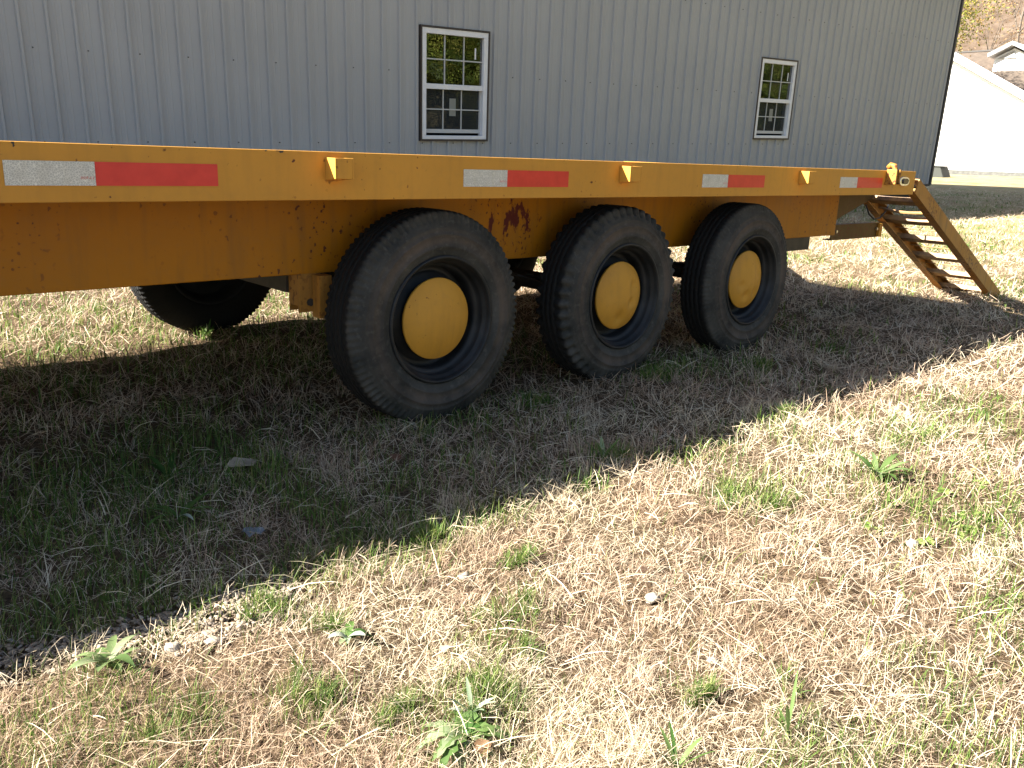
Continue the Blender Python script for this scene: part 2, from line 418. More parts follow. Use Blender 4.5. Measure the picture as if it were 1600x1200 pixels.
MB().box(BX1 - 0.05, BX1 + 0.012, -0.038, 0.09, BZ0 - 0.004, BZ1 - 0.07).build('corner_trim', 'corner_trim', shed)
MB().box(BX0, BX1 - 0.05, -0.034, -0.001, BZ0 - 0.03, BZ0 + 0.015).build('base_trim', 'corner_trim', shed)
MB().box(BX0 + .1, BX1 - 0.12, 0.07, BD - .1, BZ0 - 1.2, BZ0 - 0.035).build('foundation', 'box_green', shed)
MB().box(BX0 + .1, BX1 - 0.12, 2.6, 2.66, BZ0, BZ1).build('partition_wall', 'interior', shed)
# screws
mb = MB()
xk = BX0 + 0.2
while xk < BX1 - 0.1:
    for zz, st_ in ((-0.118, 0), (0.688, 0), (1.9, 0)):
        if not any(w0 - .03 < xk < w1 + .03 and z0 < zz < z1 for w0, w1, z0, z1 in WINS):
            mb.tube([(xk, 0.001, zz), (xk, -0.010, zz)], [0.0075, 0.005], 6)
    xk += RIB * 2
tag(mb.build('screws', 'charcoal_trim', shed), kind='stuff')
def window(w):
    x0, x1, z0, z1 = w
    tb = MB(); t_ = 0.023; yo = -0.040
    tb.box(x0 - t_, x1 + t_, yo, 0.0, z1, z1 + t_).box(x0 - t_, x1 + t_, yo, 0.0, z0 - t_, z0).box(x0 - t_, x0, yo, 0, z0, z1).box(x1, x1 + t_, yo, 0, z0, z1)
    fb = MB(); f_w = 0.062
    fb.box(x0, x1, -0.034, 0.06, z1 - f_w, z1).box(x0, x1, -0.034, 0.06, z0, z0 + 0.042)
    fb.box(x0, x0 + f_w, -0.034, 0.06, z0 + .042, z1 - f_w).box(x1 - f_w, x1, -0.034, 0.06, z0 + .042, z1 - f_w)
    win = fb.build('window', 'white_vinyl', shed, bevel=0.003)
    tb.build('window_trim', 'charcoal_trim', win)
    zm = z0 + (z1 - z0) * 0.485
    a0, a1 = x0 + f_w, x1 - f_w
    MB().box(a0, a1, -0.022, 0.03, zm - 0.030, zm + 0.030).build('meeting_rail', 'white_vinyl', win, bevel=0.003)
    # lower sash sits deeper
    lb = MB(); s0 = z0 + .042
    lb.box(a0, a1, 0.018, 0.045, s0 + 0.03, s0 + 0.075).box(a1 - 0.02, a1, 0.018, 0.045, s0 + .075, zm - .03).box(a0, a0 + .008, 0.018, 0.045, s0 + .075, zm - .03)
    lb.build('lower_sash', 'muntin_white', win)
    for (zl, zh, yy, xr) in ((zm + .030, z1 - f_w, 0.002, a1), (s0 + .075, zm - .030, 0.026, a1 - .02)):
        xl = a0 if yy < .01 else a0 + .008
        wd = (xr - xl) / 3; hh = (zh - zl) / 2
        for i in range(3):
            for j in range(2):
                MB().box(xl + i * wd, xl + (i + 1) * wd - 0.0006, yy + 0.006, yy + 0.010, zl + j * hh, zl + (j + 1) * hh - .0006).build('pane', 'window_glass' if yy < .01 else 'screened_glass', win)
        for i in (1, 2): MB().box(xl + i * wd - .007, xl + i * wd + .007, yy - 0.004, yy + 0.005, zl, zh).build('muntin', 'muntin_white', win)
        MB().box(xl, xr, yy - 0.006, yy + 0.0045, zl + hh - .007, zl + hh + .007).build('muntin', 'muntin_white', win)
    # paper stickers on the glass
    xc = (a0 + a1) / 2
    MB().box(xc - .045, xc + .05, 0.0285, 0.0315, s0 + .23, zm - .13).build('sticker', 'sticker', win)
    MB().box(a1 - .115, a1 - .095, 0.0035, 0.0070, z1 - f_w - .25, z1 - f_w - .12).build('sticker', 'white_vinyl', win)
for w in WINS: window(w)

# ------------------------------------------------------------------ flatbed trailer
TX0, TX1, TW = -3.0, 4.93, 2.085
ZT, ZB = 0.8435, 0.7192
trailer = empty('flatbed_trailer', (0.9, TW / 2, 0))
tag(trailer, 'yellow flatbed trailer with three axles and red and white reflective tape along its side', 'trailer')
def cprof(y_out, sgn, zt, zb):
    t_ = 0.007; fl = 0.05
    p_ = [(y_out, zb), (y_out + sgn * fl, zb), (y_out + sgn * fl, zb + t_), (y_out + sgn * t_, zb + t_), (y_out + sgn * t_, zt - t_), (y_out + sgn * fl, zt - t_), (y_out + sgn * fl, zt), (y_out, zt)]
    return p_
MB().prism(cprof(0, 1, ZT, ZB), 'x', TX0, TX1).build('side_rail', 'yellow_paint', trailer, bevel=0.002)
MB().prism(cprof(TW, -1, ZT - .016, ZB - .012), 'x', TX0, TX1).build('side_rail', 'yellow_paint', trailer, bevel=0.002)
MB().box(TX1 - .055, TX1 - .002, 0.052, TW - .052, ZB + .004, ZT - .012).build('rear_crossbar', 'yellow_paint', trailer)
MB().box(TX0 + .002, TX0 + .055, 0.052, TW - .052, ZB + .004, ZT - .012).build('front_crossbar', 'yellow_paint', trailer)
# deck of steel plates
n = 6; L_ = (TX1 - TX0 - .12) / n
for i in range(n):
    x0 = TX0 + .06 + i * L_
    MB().add([(x0, .051, ZT - .012), (x0 + L_ - .001, .051, ZT - .012), (x0 + L_ - .001, TW - .051, ZT - .028), (x0, TW - .051, ZT - .028),
              (x0, .051, ZT - .004), (x0 + L_ - .001, .051, ZT - .004), (x0 + L_ - .001, TW - .051, ZT - .020), (x0, TW - .051, ZT - .020)],
             [(3, 2, 1, 0), (4, 5, 6, 7), (0, 1, 5, 4), (2, 3, 7, 6), (1, 2, 6, 5), (0, 4, 7, 3)]).build('deck_plate', 'deck_steel', trailer)
# main beams (box-plated) and crossmembers
BY = 0.30; BZB, BZT = 0.478, 0.712
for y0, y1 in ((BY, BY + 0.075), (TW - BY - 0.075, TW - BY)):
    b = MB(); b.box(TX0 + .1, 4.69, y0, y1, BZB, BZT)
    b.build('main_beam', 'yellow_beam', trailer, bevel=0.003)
for x in np.arange(TX0 + .5, TX1 - .3, 0.61):
    MB().box(x, x + .05, .06, TW - .06, BZT + .002, ZT - .032).build('crossmember', 'yellow_worn', trailer)
# tape strips
IN = 0.0254
for i, t0 in enumerate((-2.0, -0.76, 0.4726, 1.6992, 2.9278, 4.0695)):
    wht = MB().box(t0, t0 + 7 * IN, -0.0016, -0.0001, 0.755, 0.806).build('tape_white_section', 'tape_white', trailer)
    MB().box(t0 + 7 * IN + .0005, t0 + 18 * IN, -0.0018, -0.0001, 0.755, 0.806).build('tape_red_section', 'tape_red', trailer)
    for sx in (0.041, 0.115):
        MB().box(t0 + sx, t0 + sx + .0008, -0.0020, -0.0017, 0.756, 0.805).build('tape_seam', 'galvanised', wht)
    fc = bpy.data.curves.new('tape_print', 'FONT'); fc.body = 'DOT-C2'; fc.size = 0.0075; fc.align_x = 'RIGHT'
    to = bpy.data.objects.new('tape_print_source', fc); col.objects.link(to)
    dg = bpy.context.evaluated_depsgraph_get(); dg.update()
    me = bpy.data.meshes.new_from_object(to.evaluated_get(dg)); bpy.data.objects.remove(to)
    me.transform(Matrix.Translation(Vector((t0 + 7 * IN - .003, -0.0022, 0.769)) - ORG[wht.name]) @ Matrix.Rotation(math.pi / 2, 4, 'X'))
    me.materials.clear()
    link_mesh('tape_print', me, 'tape_red', wht)
# stake pockets
for x0, w_ in ((-1.25, .06), (-0.01, .06), (1.226, .056), (2.42, .064), (3.672, .062)):
    pk = MB(); d_ = -0.05; z0, z1 = 0.776, 0.829
    pk.box(x0 + .0052, x0 + w_ - .0052, d_, d_ + .006, z0, z1)
    pk.prism([(-0.0005, z0 - .004), (d_, z0), (d_, z1), (-0.0005, z1)], 'x', x0, x0 + .005)
    pk.prism([(-0.0005, z0 - .004), (d_, z0), (d_, z1), (-0.0005, z1)], 'x', x0 + w_ - .005, x0 + w_)
    pk.build('stake_pocket', 'yellow_paint', trailer, bevel=0.001)
    hh = .010 + random.random() * .016
    MB().prism([(x0 - .003, z0 - .0045), (x0 + .002, z0 - hh * .7), (x0 + .006, z0 - .007), (x0 + .012, z0 - hh), (x0 + .016, z0 - hh * .6), (x0 + .022, z0 - .007), (x0 + w_ * .62, z0 - hh * .5), (x0 + w_ * .72, z0 - .006), (x0 + w_ + .003, z0 - .0045)], 'y', -0.0006, -0.0002).build('rust_stain', 'yellow_worn', trailer)
# paint chips on the top edge of the rail
for xx, w_, h_ in ((0.492, .006, .012), (1.085, .022, .007), (1.05, .012, .004), (-.4, .02, .008)):
    MB().prism([(xx, ZT - .0005), (xx + w_, ZT - .0005), (xx + w_ * .9, ZT - h_ * .8), (xx + w_ * .5, ZT - h_), (xx + w_ * .45, ZT - h_ * .4), (xx + w_ * .1, ZT - h_ * .35)], 'y', -0.0008, -0.0001).build('paint_chip', 'dark_steel', trailer)
# ramp latch and side marker light
lt = MB(); lt.box(4.56, 4.575, -0.055, -0.001, 0.775, 0.85).box(4.60, 4.615, -0.055, -0.001, 0.775, 0.85).box(4.55, 4.63, -0.012, -0.001, 0.770, 0.784)
lt.build('latch_lugs', 'yellow_worn', trailer, bevel=.002)
mb = MB(); mb.tube([(4.587, -0.03, .79), (4.587, -0.034, .845), (4.589, -.026, .868), (4.592, -.006, .872), (4.594, .01, .858)], [.011, .012, .014, .014, .011], 10); mb.smooth = True
mb.build('latch_hook', 'yellow_worn', trailer)
def oval(cx, cz, a_, b_, n_=28, p_=2.6):
    return [(cx + a_ * math.copysign(abs(math.cos(t_)) ** (2 / p_), math.cos(t_)), cz + b_ * math.copysign(abs(math.sin(t_)) ** (2 / p_), math.sin(t_))) for t_ in [2 * math.pi * k / n_ for k in range(n_)]]
bz = MB().prism(oval(4.775, .790, .060, .024), 'y', -0.012, -0.0001).build('marker_light', 'chrome', trailer, bevel=.003)
MB().prism(oval(4.778, .790, .034, .015), 'y', -0.018, -0.0121).build('lens', 'lens_dark', bz, bevel=.002)
# gusset, bracket, hangers, springs, axles
MB().prism([(4.695, .7165), (5.28, .7165), (4.695, .555)], 'y', .318, .330).build('gusset', 'yellow_shade_worn', trailer)
MB().prism([(4.695, .7165), (5.28, .7165), (4.695, .555)], 'y', TW - .33, TW - .318).build('gusset', 'yellow_shade_worn', trailer)
br = MB().box(4.75, 5.36, .352, .358, .440, .528).box(4.75, 5.36, .358, .40, .522, .528).box(4.75, 5.36, .358, .40, .440, .446).build('ramp_bracket', 'yellow_shade_worn', trailer)
MB().box(5.335, 5.375, .338, .3515, .442, .522).build('end_plate', 'yellow_paint', br)
for bx_, bz_ in ((4.80, .49), (5.32, .49)): MB().tube([(bx_, .3515, bz_), (bx_, .342, bz_)], .009, 8).build('bolt', 'galvanised', br)
MB().box(4.62, 4.76, .376, .45, .470, .535).build('bracket_mount', 'dark_steel', trailer)
cable = [(5.08, .325, .640), (5.13, .322, .585), (5.20, .32, .555), (5.28, .32, .560), (5.36, .325, .60), (5.42, .33, .66)]
mb = MB().tube(cable, .005, 6); mb.smooth = True; mb.build('light_cable', 'black_plastic', trailer)
WX, WS, WZ = 1.6771, 0.8965, 0.3386
def hanger(x, y, zb, parent):
    hb = MB().box(x - .038, x + .038, y - .03, y - .024, zb, BZB + .02).box(x - .038, x + .038, y + .024, y + .030, zb, BZB + .02).box(x - .038, x - .032, y - .024, y + .024, zb + .02, BZB - .001)
    h_ = hb.build('spring_hanger', 'yellow_worn', parent)
    MB().tube([(x, y - .036, zb + .03), (x, y + .036, zb + .03)], .012, 8).build('bolt', 'dark_steel', h_)
for yb in (BY + .031, TW - BY - .031 - .075 + .075):
    ys = yb if yb < 1 else TW - BY - .031
    for x, zb in ((1.345, .36), (WX + WS / 2, .33), (WX + 1.5 * WS, .33), (3.82, .36)): hanger(x, ys, zb, trailer)
    for k in range(3):
        xc = WX + k * WS
        for j in range(3):
            hw = .34 - .09 * j
            pts = [(xc + hw * t_, ys, .415 - .055 * (1 - t_ * t_) - .009 * j) for t_ in np.linspace(-1, 1, 9)]
            sb = MB()
            for p0, p1 in zip(pts, pts[1:]): sb.bar(p0, p1, (0, 1, 0), (0, 0, 1), .042, .008)
            sb.build('leaf_spring', 'dark_steel', trailer)
for k in range(3):
    mb = MB().tube([(WX + k * WS, .14, WZ), (WX + k * WS, TW - .14, WZ)], .038, 14); mb.smooth = True
    mb.build('axle', 'dark_steel', trailer)
MB().box(4.16, 4.42, .305, .38, .410, .4775).build('rear_block', 'dark_steel', trailer)
MB().box(1.30, 1.345, .365, TW - .37, .415, .465).build('cross_tube', 'dark_steel', trailer)
MB().box(1.352, 1.395, .255, .3, .345, .476).build('hanger_plate', 'yellow_worn', trailer)
# tongue, outside the picture on the left
for s_ in (-1, 1):
    MB().bar((TX0 + .1, TW / 2 + s_ * .7, .60), (TX0 - 1.5, TW / 2 + s_ * .06, .60), (0, 1, 0), (0, 0, 1), .07, .12).build('tongue_bar', 'yellow_paint', trailer)
MB().box(TX0 - 1.66, TX0 - 1.42, TW / 2 - .06, TW / 2 + .06, .52, .66).build('coupler', 'dark_steel', trailer)

# wheels -----------------------------------------------------------
def revolve(profile, seg, radial=None):
    """profile of (r, y); axis along Y"""
    P = np.array(profile); n_ = len(P); th = np.linspace(0, 2 * np.pi, seg, endpoint=False)
    rr = np.repeat(P[None, :, 0], seg, 0); yy = np.repeat(P[None, :, 1], seg, 0)
    if radial is not None: rr, yy = radial(th[:, None], rr, yy)
    V = np.stack([rr * np.cos(th)[:, None], yy, rr * np.sin(th)[:, None]], -1).reshape(-1, 3)
    I_ = np.arange(seg * n_).reshape(seg, n_); J = np.roll(I_, -1, 0)
    q = np.stack([I_[:, :-1], J[:, :-1], J[:, 1:], I_[:, 1:]], -1).reshape(-1, 4)
    return V, q
TYW = 0.128      # tread width; local y=0 is the outer tread edge, outside is -y
def tyre_profile():
    p_ = [(0.200, 0.004), (0.198, -0.012), (0.205, -0.020), (0.215, -0.024), (0.228, -0.027), (0.2305, -0.0300), (0.236, -0.0300), (0.2385, -0.0275), (0.252, -0.0290), (0.266, -0.0285), (0.2685, -0.0310), (0.272, -0.0305), (0.2745, -0.0270), (0.288, -0.0225), (0.2905, -0.0240), (0.293, -0.0215), (0.305, -0.0165), (0.310, -0.0145), (0.316, -0.0120), (0.322, -0.0100), (0.328, -0.0078), (0.333, -0.0060), (0.3365, -0.0040), (0.3390, -0.0005), (0.3402, 0.005)]
    y = 0.010
    for k in range(5):
        w_ = 0.0185
        p_ += [(0.3415, y), (0.3425, y + w_ * .5), (0.3415, y + w_)]
        if k < 4: p_ += [(0.331, y + w_ + .001), (0.331, y + w_ + .0045)]
        y += w_ + .0055
    p_ += [(0.3395, TYW - .004), (0.3375, TYW), (0.330, TYW + .006), (0.316, TYW + .012), (0.29, TYW + .024), (0.26, TYW + .030), (0.225, TYW + .026), (0.205, TYW + .020), (0.198, TYW + .010)]
    return p_
def tyre_mesh(name, lugs, depth, lo, wob):
    ph = rng.uniform(0, 6.28, 6)
    def rad(th, rr, yy):
        w = np.clip((rr - lo) / 0.012, 0, 1) * (yy < .03) + np.clip((rr - lo) / 0.012, 0, 1) * (yy > TYW - .03)
        ph_ = (th * lugs / (2 * np.pi) + .12 * np.sin(3 * th + ph[0])) % 1.0
        cut = np.clip(1 - np.abs(ph_ - .5) / wob, 0, 1) ** .7
        amp = depth * (0.75 + .35 * np.sin(2 * th + ph[1]) * np.sin(5 * th + ph[2]))
        out = np.where(yy < .03, 1, -1)
        yy2 = yy + out * w * cut * amp
        rr2 = rr - w * cut * amp * .75
        # tread blocks: slight zig-zag of the grooves
        tr = (yy > .012) & (yy < TYW - .012)
        yy2 = yy2 + tr * 0.0016 * np.sign(np.sin(th * 60))
        # sag where it stands
        return rr2, yy2
    V, q = revolve(tyre_profile(), 360, rad)
    # flattened and bulging where it carries the load
    rr = np.hypot(V[:, 0], V[:, 2]); bl = np.exp(-((V[:, 2] + .345) / .075) ** 2) * np.clip((rr - .215) / .05, 0, 1) * np.clip((.338 - rr) / .02, 0, 1)
    V[:, 1] += np.where(V[:, 1] < TYW / 2, -.011, .011) * bl
    V[:, 2] = np.where(V[:, 2] < -.329, -.329 + (V[:, 2] + .329) * .12, V[:, 2])
    return np_mesh(name, V, q.ravel(), np.full(len(q), 4), smooth=True)
tyreA = tyre_mesh('tyre', 92, .0085, .304, .30); tyreC = tyre_mesh('tyre', 100, .0060, .308, .26)
tyreB = tyre_mesh('tyre', 50, .0150, .306, .36)
# rim: flange, drop well, disc
rim_p = [(0.206, -0.019), (0.2045, -0.026), (0.199, -0.028), (0.195, -0.024), (0.1925, -0.016), (0.1895, -0.008), (0.183, -0.004), (0.181, 0.004), (0.1795, 0.016), (0.174, 0.020), (0.168, 0.022), (0.1655, 0.034), (0.165, 0.060), (0.162, 0.066), (0.150, 0.069), (0.146, 0.066), (0.140, 0.058), (0.118, 0.056), (0.112, 0.050), (0.110, 0.022), (0.06, 0.021), (0.001, 0.021)]
V, q = revolve(rim_p, 96); rim_me = np_mesh('rim', V, q.ravel(), np.full(len(q), 4), smooth=True)
rim_in = [(0.206, TYW + .018), (0.200, TYW + .024), (0.192, TYW + .016), (0.185, TYW), (0.172, .075), (0.165, .070)]
V2, q2 = revolve(rim_in, 96); V3, q3 = revolve([(0.165, .071), (0.120, .075), (0.07, .10), (0.06, .115), (0.001, .118)], 96)
inner_me = np_mesh('rim_back', np.concatenate([V2, V3]), np.concatenate([q2.ravel(), q3.ravel() + len(V2)]), np.full(len(q2) + len(q3), 4), smooth=True)
def cap_mesh(seed, dents):
    rs = np.random.default_rng(seed)
    pr = [(0.126, 0.0200), (0.1305, 0.0190), (0.1318, 0.0155), (0.131, 0.0115)] + [(r, 0.0115 - 0.032 * (1 - (r / 0.131) ** 2) ** .9) for r in np.linspace(.1295, .0005, 26)]
    V, q = revolve(pr, 96)
    for dx, dz, s, a_ in dents:
        d2 = ((V[:, 0] - dx) ** 2 + (V[:, 2] - dz) ** 2) / s ** 2
        V[:, 1] += np.where(V[:, 1] < .0116, a_ * np.exp(-d2), 0)
    V[:, 1] += np.where(V[:, 1] < .0116, 0.0012 * (vnoise(V[:, 0], V[:, 2], 16, seed) - .5), 0)
    return np_mesh('hub_cap', V, q.ravel(), np.full(len(q), 4), smooth=True)
caps = [cap_mesh(1, [(-.05, .05, .03, .001), (.02, -.03, .04, .0012)]),
        cap_mesh(2, [(.065, .035, .022, .011), (.05, -.03, .018, .008), (-.01, -.085, .025, .010), (.08, -.005, .03, .005), (-.07, .02, .03, .004)]),
        cap_mesh(3, [(-.06, -.02, .02, .007), (-.02, -.07, .022, .009), (.05, -.06, .018, .006), (-.03, .05, .03, .005), (.06, .03, .02, .005)])]
def wheel(k, far):
    y = 0.08 if not far else TW - 0.19
    w = empty('wheel', (WX + k * WS, y, WZ), trailer)
    w.rotation_euler = (0, 0, math.pi if far else 0)
    spin = (0.3, 1.7, 2.9)[k] + far
    for me_, nm, mt in (((tyreA, tyreB, tyreC)[k], 'tyre', 'rubber'), (rim_me, 'rim', 'rim_black'), (inner_me, 'rim_back', 'rim_black'), (caps[k], 'hub_cap', 'yellow_cap')):
        o = bpy.data.objects.new(nm, me_); col.objects.link(o); o.parent = w
        if not me_.materials: me_.materials.append(M[mt])
        if nm == 'hub_cap': o.rotation_euler = (0, .0 if not far else spin, 0)
    return w
for far in (False, True):
    for k in range(3): wheel(k, far)

# ------------------------------------------------------------------ loading ramp
def ramp(yo, label):
    rp = empty('loading_ramp', (5.8, yo + .19, 0)); tag(rp, label, 'ramp', 'ramps at the back of the trailer')
    d = Vector((6.68 - 4.985, 0, -.775)).normalized(); nrm = Vector((-d.z, 0, d.x))
    p0 = Vector((4.985, 0, .765)); ln = (Vector((6.66, 0, .010)) - p0).length
    for y0, s_ in ((yo, 1), (yo + .375, -1)):
        sb = MB(); c0 = Vector((0, y0, 0))
        sb.bar(p0 + c0 + Vector((0, s_ * .003, 0)), p0 + c0 + d * ln + Vector((0, s_ * .003, 0)), (0, 1, 0), nrm, .006, .084)
        for e in (-1, 1):
            o = c0 + nrm * e * .039 + Vector((0, s_ * .027, 0))
            sb.bar(p0 + o, p0 + o + d * ln, (0, 1, 0), nrm, .041, .006)
        sb.build('stringer', 'yellow_worn', rp)
    for i, xx in enumerate((5.16, 5.43, 5.71, 5.99, 6.28, 6.54)):
        t_ = (xx - p0.x) / d.x; c = p0 + d * t_ - nrm * .008
        rb = MB()
        sag = .004 if i < 2 else 0
        ys = [yo + .0065, yo + .13, yo + .25, yo + .3685]
        for a0, a1, s0, s1 in zip(ys, ys[1:], (0, sag, sag), (sag, sag, 0)):
            rb.bar(c + Vector((0, a0, -s0)), c + Vector((0, a1, -s1)), d, nrm, .058, .030)
        rb.build('rung', 'rung_steel', rp)
        c2 = p0 + d * (t_ - .085) + nrm * .026
        rd = MB(); bend = .022 if i == 1 else (.008 if i in (0, 2) else .002)
        rd.tube([tuple(c2 + Vector((0, yo + .0065 + .362 * t2, -bend * 4 * t2 * (1 - t2)))) for t2 in np.linspace(0, 1, 9)], .009 if i < 2 else .004, 6)
        rd.build('tie_rod', 'rung_steel', rp)
    for tt in (.1, .33, .6):
        pb = p0 + d * (ln * tt) + nrm * .045 + Vector((0, yo + .02, 0))
        MB().tube([tuple(pb), tuple(pb + nrm * .012)], .009, 8).build('bolt', 'galvanised', rp)
    MB().bar(p0 + d * (ln - .03) + Vector((0, yo - .002, 0)) - nrm * .05, p0 + d * (ln - .03) + Vector((0, yo + .377, 0)) - nrm * .05, d, nrm, .10, .008).build('foot_plate', 'rusty_steel', rp)
    MB().box(4.935, 4.99, yo + .02, yo + .355, .78, .80).build('hinge_bar', 'yellow_worn', rp)
    return rp
ramp(0.004, 'yellow rusty ladder ramp leaning from the near rear corner of the trailer to the grass')
ramp(TW - .385, 'second ladder ramp at the far rear corner of the trailer')

# ------------------------------------------------------------------ far buildings
WD = Vector((0.94490, 0.32736, 0)); WE = Vector((0.32736, -0.94490, 0)); WP = Vector((37, 10.5, 0))
wb = empty('white_building', tuple(WP + WD * 6))
tag(wb, 'sunlit white gabled building beyond the corner of the grey metal building', 'building')
def wprism(pts, d0, d1):
    """gable-plane polygon (sideways, height) extruded along the ridge"""
    b = MB(); n_ = len(pts)
    v_ = [WP + WE * l_ + WD * d_ + Vector((0, 0, z_)) for d_ in (d0, d1) for l_, z_ in pts]
    return b.add(v_, [tuple(range(n_)), tuple(range(2 * n_ - 1, n_ - 1, -1))] + [(i_, i_ + n_, (i_ + 1) % n_ + n_, (i_ + 1) % n_) for i_ in range(n_)])
SL = -.555; rk = lambda l_: 5.209 + SL * (l_ + 1.829); LE, LR, LL = 1.9, -5.2, -12.3
zl = lambda l_: rk(l_) if l_ >= LR else rk(LR) - SL * (l_ - LR)
wprism([(LE, .2), (LL, .2), (LL, zl(LL) - .3), (LR, zl(LR) - .3), (LE, zl(LE) - .3)], 0, .15).build('gable_wall', 'white_siding', wb)
wprism([(LE, .2), (LE - .15, .2), (LE - .15, zl(LE) - .3), (LE, zl(LE) - .3)], .151, 13).build('side_wall', 'white_siding', wb)
wprism([(LL, .2), (LL + .15, .2), (LL + .15, zl(LL) - .3), (LL, zl(LL) - .3)], .151, 13).build('side_wall', 'white_siding', wb)
wprism([(LE + .3, zl(LE + .3) - .17), (LR, zl(LR) - .17), (LR, zl(LR)), (LE + .3, zl(LE + .3))], -.30, 13.2).build('roof', 'white_siding', wb)
wprism([(LL - .3, zl(LL - .3) - .17), (LR - .001, zl(LR) - .17), (LR - .001, zl(LR)), (LL - .3, zl(LL - .3))], -.30, 13.2).build('roof', 'white_siding', wb)
wprism([(LE + .3, zl(LE + .3) - .30), (LR, zl(LR) - .30), (LR, zl(LR) + .01), (LE + .3, zl(LE + .3) + .01)], -.33, -.301).build('rake_trim', 'white_vinyl', wb)
wprism([(LL - .3, zl(LL - .3) - .30), (LR - .001, zl(LR) - .30), (LR - .001, zl(LR) + .01), (LL - .3, zl(LL - .3) + .01)], -.33, -.301).build('rake_trim', 'white_vinyl', wb)
wprism([(LE, .2), (LL, .2), (LL, .90), (LE, .86)], -.04, -.002).build('foundation', 'concrete', wb)

hs = empty('house', (66, 19, 1.6))
tag(hs, 'far white house with brown roof and small gable above the white building', 'house')
hx = 60.0
MB().box(hx + .5, hx + 12, 12, 30, 1.0, 5.6).build('wall', 'white_siding', hs)
rf = MB(); rf.prism([(hx - .3, 5.4), (hx + 6, 8.75), (hx + 12.3, 5.4), (hx + 12.3, 5.15), (hx + 6, 8.5), (hx - .3, 5.15)], 'y', 11.5, 30.5); rfo = rf.build('roof', 'brown_shingle', hs)
MB().box(hx + 5.9, hx + 6.1, 11.5, 30.5, 8.74, 8.84).build('ridge_cap', 'dark_steel', rfo)
MB().prism([(17.9, 6.2), (20.1, 6.2), (20.1, 7.95), (19.0, 8.5), (17.9, 7.95)], 'x', hx + 3.0, hx + 3.2).build('gable', 'white_siding', hs)
for s_ in (-1, 1):
    a0, a1, b0, b1 = 19.0 + s_ * 1.35, 7.98, 19.0 + s_ * .001, 8.66
    g2 = MB(); g2.add([(hx + 2.4, a0, a1), (hx + 4.9, a0, a1), (hx + 6, b0, b1), (hx + 2.4, b0, b1), (hx + 2.4, a0, a1 + .2), (hx + 4.9, a0, a1 + .2), (hx + 6, b0, b1 + .2), (hx + 2.4, b0, b1 + .2)],
           [(0, 1, 2, 3), (7, 6, 5, 4), (0, 4, 5, 1), (2, 6, 7, 3), (1, 5, 6, 2), (0, 3, 7, 4)]); g2.build('gable_roof', 'white_vinyl', hs)
MB().prism([(18.8, 7.9), (19.9, 7.9), (19.0, 8.35)], 'x', hx + 2.9, hx + 2.98).build('soffit_shade', 'soffit_shade_grey', hs)  # grey triangle painted as the shaded soffit under the gable roof

zb0 = float(terrain(33, 10.7))
ub = empty('utility_box', (33, 11, zb0))
tag(ub, 'dark squat box with sloping side on the grass by the grey building corner', 'box')
MB().prism([(10.52, zb0 - .02), (11.6, zb0 - .02), (11.5, zb0 + .36), (10.68, zb0 + .36)], 'x', 32.8, 33.5).build('body', 'box_green', ub, bevel=.02)
MB().prism([(10.64, zb0 + .361), (11.54, zb0 + .361), (11.50, zb0 + .40), (10.69, zb0 + .40)], 'x', 32.76, 33.54).build('lid', 'box_green', ub, bevel=.01)
zp = float(terrain(35.2, 8.35))
po = MB().tube([(35.2, 8.36, zp - .1), (35.2, 8.36, zp + .30)], .06, 10).tube([(35.2, 8.36, zp + .301), (35.2, 8.36, zp + .34)], [.07, .05], 10).build('post', 'red_paint', None, (35.2, 8.36, zp))
tag(po, 'short red post standing near the white building at the right edge', 'post')

